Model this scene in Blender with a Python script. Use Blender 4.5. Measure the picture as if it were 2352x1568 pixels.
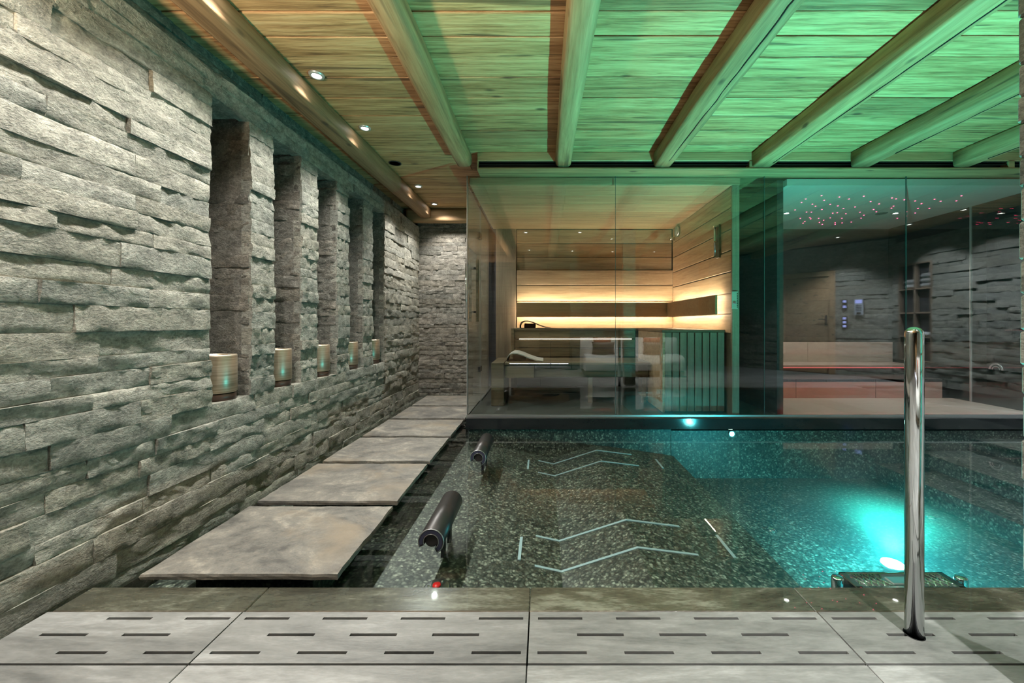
import bpy, bmesh, math, random
from mathutils import Matrix, Vector, noise
random.seed(7)
S = bpy.context.scene
COL = S.collection
for o in list(bpy.data.objects): bpy.data.objects.remove(o)

# ------------------------------------------------------------ camera, world, exposure
F = 14 / 36 * 2352            # focal length in pixels of the 2352 px frame
VX, VY = 1248, 741            # vanishing point of the pool's long axis
cam = bpy.data.cameras.new('camera'); cam.lens = 14; cam.sensor_width = 36
cam.shift_x = -(VX - 1176) / 2352; cam.shift_y = -(784 - VY) / 2352
cam.clip_start = 0.02
camo = bpy.data.objects.new('camera', cam); COL.objects.link(camo)
camo.location = (0, 0, 1.0); camo.rotation_euler = (math.pi / 2, 0, 0)
S.camera = camo
def P(px, py, Y): return Vector(((px - VX) / F * Y, Y, 1 - (py - VY) / F * Y))
W = bpy.data.worlds.new('world'); S.world = W; W.use_nodes = True
W.node_tree.nodes['Background'].inputs[0].default_value = (0.02, 0.025, 0.03, 1)
W.node_tree.nodes['Background'].inputs[1].default_value = 1.0
S.view_settings.view_transform = 'Standard'; S.view_settings.look = 'None'
S.view_settings.gamma = 1; S.view_settings.exposure = 0.3
S.view_settings.use_curve_mapping = False
cy = S.cycles
cy.max_bounces = 6; cy.diffuse_bounces = 3; cy.glossy_bounces = 3; cy.transparent_max_bounces = 16; cy.adaptive_threshold = .05
cy.caustics_reflective = False; cy.caustics_refractive = False; cy.sample_clamp_indirect = 3.0

# ------------------------------------------------------------ helpers
class MB:
    def __init__(s): s.v = []; s.f = []; s.sm = []
    def add(s, vs, fs, smooth=False):
        n = len(s.v); s.v += [tuple(p) for p in vs]; s.f += [tuple(i + n for i in q) for q in fs]
        s.sm += [smooth] * len(fs); return s
    def box(s, x0, x1, y0, y1, z0, z1):
        vs = [(x, y, z) for z in (z0, z1) for y in (y0, y1) for x in (x0, x1)]
        return s.add(vs, [(0, 2, 3, 1), (4, 5, 7, 6), (0, 1, 5, 4), (2, 6, 7, 3), (0, 4, 6, 2), (1, 3, 7, 5)])
    def cbox(s, x0, x1, y0, y1, z0, z1, c=.004):
        c = min(c, abs(x1 - x0) / 2.1, abs(y1 - y0) / 2.1, abs(z1 - z0) / 2.1)
        lo = (x0, y0, z0); hi = (x1, y1, z1); idx = {}; vs = []
        for cx in (0, 1):
            for cyy in (0, 1):
                for cz in (0, 1):
                    cr = (cx, cyy, cz)
                    for a in range(3):
                        p = []
                        for k in range(3):
                            b = hi[k] if cr[k] else lo[k]
                            if k != a: b += -c if cr[k] else c
                            p.append(b)
                        idx[cr + (a,)] = len(vs); vs.append(tuple(p))
        fs = []
        def k3(a, va, b, vb, d, vd):
            t = [0, 0, 0]; t[a] = va; t[b] = vb; t[d] = vd; return tuple(t)
        for a in range(3):
            b, d = (a + 1) % 3, (a + 2) % 3
            for va in (0, 1):
                q = [idx[k3(a, va, b, i, d, j) + (a,)] for i, j in ((0, 0), (1, 0), (1, 1), (0, 1))]
                fs.append(tuple(q if va else q[::-1]))
            for i in (0, 1):
                for j in (0, 1):   # edge running along a
                    e0 = k3(a, 0, b, i, d, j); e1 = k3(a, 1, b, i, d, j)
                    q = [idx[e0 + (b,)], idx[e1 + (b,)], idx[e1 + (d,)], idx[e0 + (d,)]]
                    fs.append(tuple(q if i != j else q[::-1]))
        for cx in (0, 1):
            for cyy in (0, 1):
                for cz in (0, 1):
                    t = [idx[(cx, cyy, cz, a)] for a in range(3)]
                    fs.append(tuple(t if (cx + cyy + cz) % 2 else t[::-1]))
        return s.add(vs, fs)
    def lathe(s, prof, cx=0, cy=0, cz=0, n=28, axis='z', smooth=True):
        vs = []; fs = []
        for r, h in prof:
            for i in range(n):
                a = 2 * math.pi * i / n; p = (r * math.cos(a), r * math.sin(a), h)
                if axis == 'y': p = (p[0], p[2], -p[1])
                elif axis == 'x': p = (p[2], p[0], p[1])
                vs.append((p[0] + cx, p[1] + cy, p[2] + cz))
        m = len(prof)
        for j in range(m - 1):
            for i in range(n):
                fs.append((j * n + i, j * n + (i + 1) % n, (j + 1) * n + (i + 1) % n, (j + 1) * n + i))
        s.add(vs, fs, smooth)
        base = len(s.v) - len(vs)
        if prof[0][0] > 1e-5: s.f.append(tuple(base + i for i in range(n))[::-1]); s.sm.append(False)
        if prof[-1][0] > 1e-5: s.f.append(tuple(base + (m - 1) * n + i for i in range(n))); s.sm.append(False)
        return s
    def extrude(s, poly, d0, d1, axis='y', smooth=False):
        """closed polygon (a,b) pulled from d0 to d1 along an axis"""
        def pt(a, b, d): return {'y': (a, d, b), 'x': (d, a, b), 'z': (a, b, d)}[axis]
        n = len(poly); vs = [pt(a, b, d0) for a, b in poly] + [pt(a, b, d1) for a, b in poly]
        s.add(vs, [(i, (i + 1) % n, n + (i + 1) % n, n + i) for i in range(n)], smooth)
        b0 = len(s.v) - 2 * n
        s.f.append(tuple(b0 + i for i in range(n))[::-1]); s.f.append(tuple(b0 + n + i for i in range(n))); s.sm += [False, False]
        return s
    def tube(s, pts, r, n=10):
        pts = [Vector(p) for p in pts]; rings = []; vs = []
        for i, p in enumerate(pts):
            d = (pts[min(i + 1, len(pts) - 1)] - pts[max(i - 1, 0)]).normalized()
            a = d.orthogonal().normalized() if i == 0 else (pa - pa.dot(d) * d).normalized()
            pa = a; b = d.cross(a)
            for k in range(n):
                t = 2 * math.pi * k / n; vs.append(p + r * (math.cos(t) * a + math.sin(t) * b))
        fs = [(j * n + k, j * n + (k + 1) % n, (j + 1) * n + (k + 1) % n, (j + 1) * n + k) for j in range(len(pts) - 1) for k in range(n)]
        s.add(vs, fs, True); b0 = len(s.v) - len(vs)
        s.f.append(tuple(b0 + k for k in range(n))[::-1]); s.f.append(tuple(b0 + len(vs) - n + k for k in range(n))); s.sm += [False, False]
        return s
    def mesh(s, name):
        m = bpy.data.meshes.new(name); m.from_pydata(s.v, [], s.f)
        m.polygons.foreach_set('use_smooth', s.sm)
        bm = bmesh.new(); bm.from_mesh(m); bmesh.ops.recalc_face_normals(bm, faces=bm.faces); bm.to_mesh(m); bm.free()
        m.update(); return m
    def build(s, name, mat, parent=None, **kw): return obj(name, s.mesh(name), mat, parent, **kw)

def obj(name, me, mat, parent=None, label=None, cat=None, group=None, kind=None):
    o = bpy.data.objects.new(name, me); COL.objects.link(o)
    if mat and len(me.materials) == 0: me.materials.append(mat)
    if parent is not None:
        o.parent = parent
        o.matrix_parent_inverse = Matrix.Translation(-Vector(parent.get('_o', (0, 0, 0))))
    tag(o, label, cat, group, kind); return o
def tag(o, label=None, cat=None, group=None, kind=None):
    if label: o['label'] = label
    if cat: o['category'] = cat
    if group: o['group'] = group
    if kind: o['kind'] = kind
    return o
def thing(name, label, cat, loc, group=None, kind=None):
    o = bpy.data.objects.new(name, None); COL.objects.link(o); o.location = loc
    o.empty_display_size = .05; o['_o'] = tuple(loc)
    return tag(o, label, cat, group, kind)

# ------------------------------------------------------------ materials
def nt(name):
    m = bpy.data.materials.new(name); m.use_nodes = True; t = m.node_tree
    return m, t, t.nodes['Principled BSDF']
def N(t, typ, **kw):
    n = t.nodes.new(typ)
    for k, v in kw.items(): setattr(n, k, v)
    return n
def ramp(t, fac, stops):
    r = N(t, 'ShaderNodeValToRGB'); t.links.new(fac, r.inputs[0]); e = r.color_ramp.elements
    while len(e) < len(stops): e.new(.5)
    for el, (p, c) in zip(e, stops): el.position = p; el.color = (*c, 1)
    return r.outputs[0]
def coords(t, scale, rnd=True, obj_space=False):
    if obj_space: src = N(t, 'ShaderNodeTexCoord').outputs['Object']
    else: src = N(t, 'ShaderNodeNewGeometry').outputs['Position']
    mp = N(t, 'ShaderNodeMapping'); mp.inputs['Scale'].default_value = scale
    t.links.new(src, mp.inputs[0]); out = mp.outputs[0]; r = None
    if rnd:
        r = N(t, 'ShaderNodeObjectInfo').outputs['Random']
        ml = N(t, 'ShaderNodeMath', operation='MULTIPLY'); t.links.new(r, ml.inputs[0]); ml.inputs[1].default_value = 57.3
        ad = N(t, 'ShaderNodeVectorMath', operation='ADD'); t.links.new(out, ad.inputs[0]); t.links.new(ml.outputs[0], ad.inputs[1]); out = ad.outputs[0]
    return out, r
def tex(t, co, scale, detail=4, rough=.6, dist=0.):
    n = N(t, 'ShaderNodeTexNoise'); n.inputs['Scale'].default_value = scale; n.inputs['Detail'].default_value = detail
    n.inputs['Roughness'].default_value = rough; n.inputs['Distortion'].default_value = dist
    t.links.new(co, n.inputs['Vector']); return n.outputs[0]
def mixc(t, fac, a, b, mode='MIX'):
    m = N(t, 'ShaderNodeMix', data_type='RGBA', blend_type=mode)
    for sock, v in ((m.inputs[0], fac), (m.inputs[6], a), (m.inputs[7], b)):
        if isinstance(v, (int, float)): sock.default_value = v
        elif isinstance(v, tuple): sock.default_value = (*v, 1)
        else: t.links.new(v, sock)
    return m.outputs[2]
def bump(t, b, h, strength=.3, dist=.01):
    n = N(t, 'ShaderNodeBump'); n.inputs['Strength'].default_value = strength; n.inputs['Distance'].default_value = dist
    t.links.new(h, n.inputs['Height']); t.links.new(n.outputs[0], b.inputs['Normal'])
def mmath(t, op, a, b):
    n = N(t, 'ShaderNodeMath', operation=op)
    for s, v in zip(n.inputs, (a, b)):
        if isinstance(v, (int, float)): s.default_value = v
        else: t.links.new(v, s)
    return n.outputs[0]

def plain(name, col, rough=.5, metal=0., spec=.5, emit=None, es=0.):
    m, t, b = nt(name); b.inputs['Base Color'].default_value = (*col, 1); b.inputs['Roughness'].default_value = rough
    b.inputs['Metallic'].default_value = metal; b.inputs['Specular IOR Level'].default_value = spec
    if emit: b.inputs['Emission Color'].default_value = (*emit, 1); b.inputs['Emission Strength'].default_value = es
    return m
def stone_mat(name, c0, c1, c2, bs=.9, rough=.75):
    m, t, b = nt(name); co, r = coords(t, (1, 1, 1.5)); 
    big = tex(t, co, 3.5, 3, .55); fine = tex(t, co, 75, 4, .75, 0); mid = tex(t, co, 16, 4, .7, .3)
    h = mmath(t, 'ADD', mmath(t, 'MULTIPLY', mid, .7), mmath(t, 'MULTIPLY', fine, .5))
    col = ramp(t, mmath(t, 'ADD', mmath(t, 'MULTIPLY', mid, .55), mmath(t, 'MULTIPLY', fine, .45)), [(.36, c0), (.5, c1), (.64, c2)])
    tint = ramp(t, r, [(0, (.72, .74, .72)), (.35, (1.0, 1.0, .97)), (.7, (.9, .87, .8)), (1, (1.12, 1.1, 1.06))])
    b2 = ramp(t, big, [(.3, (.75, .75, .73)), (.7, (1.1, 1.09, 1.05))])
    col = mixc(t, 1., mixc(t, 1., col, tint, 'MULTIPLY'), b2, 'MULTIPLY')
    vein = tex(t, co, 5, 3, .6, 1.2)
    vm = ramp(t, vein, [(.49, (0, 0, 0)), (.5, (.3, .3, .3)), (.51, (0, 0, 0))])
    col = mixc(t, vm, col, (.6, .58, .52))
    t.links.new(col, b.inputs['Base Color']); b.inputs['Roughness'].default_value = rough
    bump(t, b, h, bs, .012); return m
def granite_mat(name):
    m, t, b = nt(name); co, _ = coords(t, (1, 1, 1), rnd=False)
    nz = N(t, 'ShaderNodeTexNoise'); nz.inputs['Scale'].default_value = 18; t.links.new(co, nz.inputs['Vector'])
    mx = N(t, 'ShaderNodeMix', data_type='VECTOR'); mx.inputs[0].default_value = .04; t.links.new(co, mx.inputs[4]); t.links.new(nz.outputs[1], mx.inputs[5])
    v = N(t, 'ShaderNodeTexVoronoi', feature='F1'); v.inputs['Scale'].default_value = 70; t.links.new(mx.outputs[1], v.inputs['Vector'])
    sp = N(t, 'ShaderNodeSeparateColor'); t.links.new(v.outputs['Color'], sp.inputs[0])
    cell = ramp(t, sp.outputs[0], [(0, (.03, .035, .03)), (.5, (.075, .085, .07)), (.8, (.14, .152, .125)), (1, (.30, .32, .265))])
    e = ramp(t, v.outputs['Distance'], [(.25, (1, 1, 1)), (.75, (.25, .25, .25))])
    big = ramp(t, tex(t, co, 3.5, 3), [(.35, (.75, .75, .72)), (.65, (1.15, 1.12, 1.05))])
    t.links.new(mixc(t, 1., mixc(t, 1., cell, e, 'MULTIPLY'), big, 'MULTIPLY'), b.inputs['Base Color'])
    b.inputs['Roughness'].default_value = .45; return m
def wood_mat(name, axis, stops, rough=.6, bs=.35, freq=1., knots=True, tint=.35, gap=0):
    m, t, b = nt(name); sc = [1, 1, 1]; sc['xyz'.index(axis)] = .055
    co, r = coords(t, tuple(sc)); 
    g1 = tex(t, co, 26 * freq, 4, .7, .6); g2 = tex(t, co, 70 * freq, 3, .7, 0); g0 = tex(t, co, 5 * freq, 2, .5, .5)
    w = mmath(t, 'ADD', mmath(t, 'MULTIPLY', g1, .5), mmath(t, 'ADD', mmath(t, 'MULTIPLY', g2, .25), mmath(t, 'MULTIPLY', g0, .25)))
    col = ramp(t, w, stops)
    lo, hi = 1 - tint, 1 + tint * .5
    col = mixc(t, 1., col, ramp(t, r, [(0, (lo, lo, lo)), (.4, (1, .97, .92)), (.7, (.93, .97, .95)), (1, (hi, hi, hi))]), 'MULTIPLY')
    if knots:
        k = [2.2, 5, 5] if axis == 'x' else ([5, 2.2, 5] if axis == 'y' else [5, 5, 2.2])
        ck, _ = coords(t, tuple(k)); v = N(t, 'ShaderNodeTexVoronoi'); v.inputs['Scale'].default_value = 1.; t.links.new(ck, v.inputs['Vector'])
        km = ramp(t, v.outputs['Distance'], [(.05, (.8, .8, .8)), (.11, (0, 0, 0))])
        col = mixc(t, km, col, (.05, .03, .018))
        crk = tex(t, co, 14 * freq, 2, .5, .8); cm = ramp(t, crk, [(.30, (.7, .7, .7)), (.36, (0, 0, 0))])
        col = mixc(t, cm, col, (.07, .045, .025))
    t.links.new(col, b.inputs['Base Color']); b.inputs['Roughness'].default_value = rough
    bump(t, b, w, bs, .012); return m
def slate_mat(name, stops, rough=.5, bs=.25, sx=(.35, 1, 1), blot=None, coat=0.):
    m, t, b = nt(name); co, r = coords(t, sx)
    a = tex(t, co, 5, 5, .65, .8); c = tex(t, co, 28, 6, .7, .3); d = tex(t, co, 160, 2, .6)
    w = mmath(t, 'ADD', mmath(t, 'MULTIPLY', a, .6), mmath(t, 'ADD', mmath(t, 'MULTIPLY', c, .28), mmath(t, 'MULTIPLY', d, .12)))
    col = ramp(t, w, stops)
    if blot: col = mixc(t, ramp(t, tex(t, co, 2.2, 4, .6, .6), [(.5, (0, 0, 0)), (.68, (.75, .75, .75))]), col, blot)
    col = mixc(t, 1., col, ramp(t, r, [(0, (.9, .9, .9)), (1, (1.06, 1.06, 1.05))]), 'MULTIPLY')
    t.links.new(col, b.inputs['Base Color']); b.inputs['Roughness'].default_value = rough
    b.inputs['Coat Weight'].default_value = coat; b.inputs['Coat Roughness'].default_value = .03
    bump(t, b, w, bs, .01); return m
def pane_mat(name, tint, r0, rough=0.0, wave=None):
    """clear sheet: straight-through transmission plus a mirror reflection that grows at grazing angles"""
    m = bpy.data.materials.new(name); m.use_nodes = True; t = m.node_tree; t.nodes.remove(t.nodes['Principled BSDF'])
    out = t.nodes['Material Output']; tr = N(t, 'ShaderNodeBsdfTransparent'); gl = N(t, 'ShaderNodeBsdfGlossy'); mx = N(t, 'ShaderNodeMixShader')
    tr.inputs[0].default_value = (*tint, 1); gl.inputs['Color'].default_value = (1, 1, 1, 1); gl.inputs['Roughness'].default_value = rough
    lw = N(t, 'ShaderNodeLayerWeight'); lw.inputs[0].default_value = .5
    p = mmath(t, 'POWER', lw.outputs['Facing'], 5.0); f = mmath(t, 'ADD', mmath(t, 'MULTIPLY', p, 1 - r0), r0)
    t.links.new(f, mx.inputs[0]); t.links.new(tr.outputs[0], mx.inputs[1]); t.links.new(gl.outputs[0], mx.inputs[2]); t.links.new(mx.outputs[0], out.inputs[0])
    if wave:
        co, _ = coords(t, (1, 1, 1), rnd=False); h = tex(t, co, wave[0], 2, .5, .3)
        n = N(t, 'ShaderNodeBump'); n.inputs['Strength'].default_value = wave[1]; n.inputs['Distance'].default_value = .01
        t.links.new(h, n.inputs['Height']); t.links.new(n.outputs[0], gl.inputs['Normal'])
    return m
def led(name, col, s): return plain(name, (.8, .8, .8), .5, emit=col, es=s)

M = {}
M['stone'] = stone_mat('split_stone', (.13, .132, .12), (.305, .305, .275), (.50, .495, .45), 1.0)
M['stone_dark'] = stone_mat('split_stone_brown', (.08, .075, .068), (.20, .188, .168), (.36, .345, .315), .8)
M['sill'] = slate_mat('sill_stone', [(.3, (.42, .39, .35)), (.7, (.62, .58, .52))], .6)
M['granite'] = granite_mat('speckled_granite')
M['larch'] = wood_mat('aged_larch_boards', 'x', [(.34, (.10, .05, .022)), (.44, (.34, .185, .08)), (.53, (.54, .33, .16)), (.66, (.68, .48, .27))], bs=.6, freq=1.5)
M['beam'] = wood_mat('hewn_larch_beam', 'y', [(.28, (.10, .055, .028)), (.45, (.36, .21, .105)), (.6, (.52, .34, .185)), (.75, (.62, .45, .27))], freq=.8)
M['beamx'] = wood_mat('hewn_larch_beam_cross', 'x', [(.28, (.10, .055, .028)), (.45, (.33, .19, .095)), (.6, (.47, .30, .16)), (.75, (.56, .40, .24))], freq=.8)
M['sauna'] = wood_mat('sauna_hemlock', 'x', [(.36, (.28, .175, .10)), (.5, (.46, .305, .185)), (.64, (.60, .43, .27))], .55, .12, .9, False, .12)
M['saunay'] = wood_mat('sauna_hemlock_side', 'y', [(.36, (.28, .175, .10)), (.5, (.46, .305, .185)), (.64, (.60, .43, .27))], .55, .12, .9, False, .12)
M['band'] = wood_mat('sauna_back_band', 'x', [(.3, (.26, .15, .07)), (.5, (.36, .22, .11)), (.7, (.44, .29, .15))], .5, .08, .9, False, .05)
M['bench'] = wood_mat('bench_wood', 'x', [(.36, (.085, .06, .032)), (.5, (.14, .10, .058)), (.64, (.20, .15, .09))], .5, .1, .9, False, .1)
M['slatw'] = wood_mat('heater_slat_wood', 'z', [(.3, (.14, .10, .07)), (.5, (.24, .18, .13)), (.7, (.34, .27, .2))], .55, .1, 1, False, .12)
M['tile'] = slate_mat('quartzite_tile', [(.38, (.105, .108, .103)), (.46, (.165, .168, .16)), (.54, (.22, .223, .213)), (.63, (.33, .334, .325))], .5, .3, (.22, 1, 1))
M['ledge'] = slate_mat('wet_ledge_stone', [(.39, (.032, .026, .019)), (.47, (.068, .056, .040)), (.54, (.11, .093, .067)), (.62, (.27, .24, .19))], .25, .2, (.25, 1, 1), coat=.6)
M['slab'] = slate_mat('stepping_stone', [(.38, (.062, .06, .054)), (.46, (.115, .110, .097)), (.54, (.165, .156, .134)), (.63, (.28, .258, .215))], .55, .5, (.8, 1, 1), (.20, .162, .112))
M['black'] = slate_mat('black_granite', [(.3, (.008, .009, .01)), (.7, (.02, .022, .024))], .08, .03)
M['darkfloor'] = slate_mat('dark_floor_stone', [(.3, (.05, .05, .048)), (.7, (.10, .10, .095))], .35, .1)
M['steel'] = plain('polished_steel', (.72, .73, .74), .08, 1.)
M['steel_b'] = plain('brushed_steel', (.62, .63, .64), .28, 1.)
M['bronze'] = None
m, t, b = nt('banded_bronze'); co, r = coords(t, (.3, .3, 14)); w = tex(t, co, 9, 3, .6)
t.links.new(ramp(t, w, [(.3, (.36, .285, .20)), (.5, (.50, .41, .30)), (.7, (.62, .52, .40))]), b.inputs['Base Color']); b.inputs['Metallic'].default_value = .75; b.inputs['Roughness'].default_value = .36; M['bronze'] = m
M['bronze_base'] = plain('dark_bronze', (.12, .075, .06), .4, .6)
M['rubber'] = plain('black_vinyl', (.022, .02, .019), .38)
M['rubber_in'] = plain('navy_foam', (.03, .032, .06), .5)
M['water'] = pane_mat('pool_water', (.90, .965, .955), .02, 0.0, (3.2, .035))
M['glass'] = pane_mat('partition_glass', (.90, .925, .91), .072)
M['glass_edge'] = plain('glass_edge', (.05, .10, .10), .2, 0, .5)
M['channel'] = plain('anodised_channel', (.45, .46, .46), .35, .9)
M['blackm'] = plain('black_metal', (.012, .012, .013), .4, .3)
M['ring'] = plain('downlight_ring', (.62, .64, .63), .3, .6)
M['lampw'] = led('downlight_lens', (1, .95, .88), 30)
M['lampoff'] = led('downlight_lens_dim', (1, .9, .8), 2)
M['white_strip'] = plain('white_air_channel', (.30, .40, .42), .4)
M['red'] = plain('red_button', (.75, .02, .02), .3)
M['fabric'] = slate_mat('grey_bouclé_fabric', [(.36, (.62, .62, .61)), (.64, (.78, .78, .76))], .9, .1)
M['rust'] = plain('rust_fabric', (.30, .07, .035), .9); M['taupe'] = plain('taupe_fabric', (.13, .10, .085), .9)
M['towel'] = plain('white_towel', (.72, .72, .72), .95)
M['steamtile'] = slate_mat('beige_steam_tile', [(.3, (.42, .37, .33)), (.7, (.56, .50, .45))], .4, .08)
M['steamceil'] = plain('steam_plaster', (.55, .55, .53), .6)
M['doorwood'] = wood_mat('pine_door', 'x', [(.36, (.30, .18, .085)), (.5, (.48, .31, .165)), (.64, (.62, .43, .25))], .6, .1)
M['dark'] = plain('dark_plaster', (.03, .03, .032), .8)
M['panel'] = plain('wall_panel_plastic', (.55, .6, .7), .35)
M['screen'] = led('blue_screen', (.25, .3, 1), 3)
M['pearl'] = plain('pearl_linen', (.5, .48, .45), .8)
M['led_warm'] = led('led_warm', (1, .82, .60), 75)
M['led_dim'] = led('led_dim', (1, .92, .82), 5)
M['led_cool'] = led('led_cool', (.75, .8, 1), 14)
M['led_pink'] = led('led_pink', (1, .62, .52), 16)
M['led_red'] = led('led_red', (.9, .10, .12), 1.0)
M['led_floor'] = led('led_floor', (1, .02, .05), 22)
M['star'] = led('fibre_star', (1, .05, .16), 9)
M['poollens'] = led('pool_lamp_lens', (.55, 1, .72), 60)

# ------------------------------------------------------------ the setting: shell
ZC = 2.54                       # underside of the ceiling boards
XL, YB = -1.74, 5.57            # face of the niche wall, face of the far wall
XR = 6.2
def struct(name, mb, mat, label, cat='structure', parent=None):
    return mb.build(name, mat, parent, label=label, cat=cat, kind='structure')
ceil = struct('ceiling', MB().box(-2.3, 7.2, -4.4, 5.95, ZC + .032, ZC + .12), M['beamx'], 'ceiling of aged larch boards between hewn beams', 'ceiling')
floor = struct('floor', MB().box(-2.3, 7.2, -4.4, 1.37, -.30, -.045), M['darkfloor'], 'grey quartzite tile floor beside the pool', 'floor')

# boards of the ceiling
y = -4.3; rows = 0
while y < 5.85:
    w = random.choice((.14, .17, .19, .21, .23)); y1 = min(y + w, 5.88)
    cuts = [-2.2] + sorted(random.sample([-.715, .18, 1.07, 1.97, 2.87, 3.77, 4.67], 3)) + [7.1]
    for a, c in zip(cuts, cuts[1:]):
        dz = random.uniform(0, .006)
        MB().cbox(a, c - .003, y, y1 - .007, ZC + dz, ZC + .03 + dz * .1, .004).build('ceiling_board', M['larch'], ceil)
    y = y1

# split-face stone veneer, every stone an object of its own
VAR = []
for k in range(26):
    nx, nz = 12, 5; vs = []; fs = []; ZR = [0, .07, .35, .65, .93, 1]
    g = Vector((k * 7.3, k * 3.1, 0)); ledge_ = random.uniform(-.006, .006)
    for j in range(nz + 1):
        for i in range(nx + 1):
            x, z = i / nx, ZR[j]
            d = .009 * noise.noise(Vector((x * 4.4, z * 1.2, 0)) + g) + (.007) * noise.noise(Vector((x * 9, z * 4, 5)) + g)
            e = min(1, min(x, 1 - x) * 14); ez = 1 if j not in (0, nz) else random.choice((1, 1, 1, .8, .5))
            d = d + (ez - 1) * .010 + (e - 1) * .0015 + ledge_ * (z - .5)
            vs.append((x, d, z))
    id_ = lambda i, j: j * (nx + 1) + i
    for j in range(nz):
        for i in range(nx): fs.append((id_(i, j), id_(i, j + 1), id_(i + 1, j + 1), id_(i + 1, j)))
    rim = [id_(i, 0) for i in range(nx + 1)] + [id_(nx, j) for j in range(1, nz + 1)] + [id_(i, nz) for i in range(nx - 1, -1, -1)] + [id_(0, j) for j in range(nz - 1, 0, -1)]
    n0 = len(vs); L = len(rim)
    for r_ in rim: vs.append(vs[r_])
    for r_ in rim: vs.append((vs[r_][0], -.07, vs[r_][2]))
    for q in range(L): fs.append((n0 + q, n0 + (q + 1) % L, n0 + L + (q + 1) % L, n0 + L + q))
    me = bpy.data.meshes.new('stone'); me.from_pydata(vs, [], fs)
    me.polygons.foreach_set('use_smooth', [q < nx * nz for q in range(len(me.polygons))]); VAR.append(me)
VARM = {}
def stones(parent, origin, u, n, length, z0, z1, mat, lmin=.22, lmax=.62, hmin=.058, hmax=.098, breaks=(), openings=(), amp=.012, u0=0.):
    """courses of stones on the face through origin, u along the wall, n out of it; openings are (ua, ub, za, zb)"""
    key = mat.name
    if key not in VARM:
        VARM[key] = []
        for me in VAR:
            c = me.copy(); c.materials.append(mat); VARM[key].append(c)
    u, n = Vector(u), Vector(n); z = z0; stops = sorted(set(list(breaks) + [z1])); cnt = 0
    while z < z1 - 1e-4:
        lim = min(s_ for s_ in stops if s_ > z + 1e-4); h = random.uniform(hmin, hmax)
        if lim - z < hmax: h = lim - z
        elif lim - z < h + hmin: h = (lim - z) / 2
        segs = [(u0, length)]
        for ua, ub, za, zb in openings:
            if z + h > za + 1e-3 and z < zb - 1e-3:
                segs = [q for a, c in segs for q in ((a, min(c, ua)), (max(a, ub), c)) if q[1] - q[0] > .01]
        for a, c in segs:
            x = a
            while x < c - 1e-4:
                l = random.uniform(lmin, lmax)
                if c - x < lmax: l = c - x
                elif c - x < l + lmin: l = (c - x) / 2
                off = random.uniform(-amp, amp)
                o = bpy.data.objects.new('stone', random.choice(VARM[key])); COL.objects.link(o); o.parent = parent
                p = Vector(origin) + u * x + n * off + Vector((0, 0, z))
                sx, sz = l - .001, h - .001
                o.matrix_local = Matrix(((u.x * sx, n.x, 0, p.x), (u.y * sx, n.y, 0, p.y), (0, 0, sz, p.z), (0, 0, 0, 1)))
                x += l; cnt += 1
        z += h
    return cnt

# left wall with five niches
NICHE = [(2.084 + .4965 * k, 2.084 + .4965 * k + .29) for k in range(5)]
ZS, ZT, ZW = .57, 2.20, 2.34
mb = MB(); ys = [-4.4] + [q for a in NICHE for q in a] + [5.95]
xb = XL - .06
for a, c in zip(ys[::2], ys[1::2]): mb.box(-2.28, xb, a, c, -.5, ZW)
for a, c in NICHE: mb.box(-2.28, xb, a, c, -.5, ZS - .025); mb.box(-2.28, xb, a, c, ZT + .03, ZW); mb.box(-2.28, -2.14, a, c, ZS - .025, ZT + .03)
mb.box(-2.28, -1.97, -4.4, 5.95, ZW, ZC + .03)
wl = struct('wall_left', mb, M['stone_dark'], 'long split-stone wall with five tall narrow niches', 'wall')
Y0 = .95
ops = [(YB - c, YB - a, ZS, ZT) for a, c in NICHE]
n1 = stones(wl, (XL, YB, 0), (0, -1, 0), (1, 0, 0), YB - Y0, -.10, ZW, M['stone'], .26, .72, .062, .108, (ZS, ZT), ops, .009)
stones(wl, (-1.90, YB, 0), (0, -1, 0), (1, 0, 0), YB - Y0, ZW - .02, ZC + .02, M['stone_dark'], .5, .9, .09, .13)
for k, (a, c) in enumerate(NICHE):     # far cheek, near cheek, lintel and sill of each niche
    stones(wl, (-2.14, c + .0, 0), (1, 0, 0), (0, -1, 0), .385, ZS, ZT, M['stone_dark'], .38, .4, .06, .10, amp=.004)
    MB().cbox(-2.14, xb - .0, a + .001, c - .02, ZS - .024, ZS - .002, .003).build('niche_sill', M['sill'], wl)
    MB().cbox(-2.14, xb + .03, a + .001, c - .02, ZT + .002, ZT + .028, .003).build('niche_lintel', M['stone_dark'], wl)

# far wall of the passage, and the rest of the shell
wb = struct('wall_back', MB().box(-2.3, 7.2, YB + .06, YB + .4, -.5, ZC + .03), M['dark'], 'far stone wall closing the passage beside the sauna', 'wall')
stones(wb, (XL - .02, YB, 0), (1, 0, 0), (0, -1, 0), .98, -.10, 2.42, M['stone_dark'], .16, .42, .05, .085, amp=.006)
wf = struct('wall_front', MB().box(-2.3, 7.2, -4.4, -4.2, -.1, ZC + .03), M['beamx'], 'dark wooden wall at the end of the lounge', 'wall')
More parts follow.
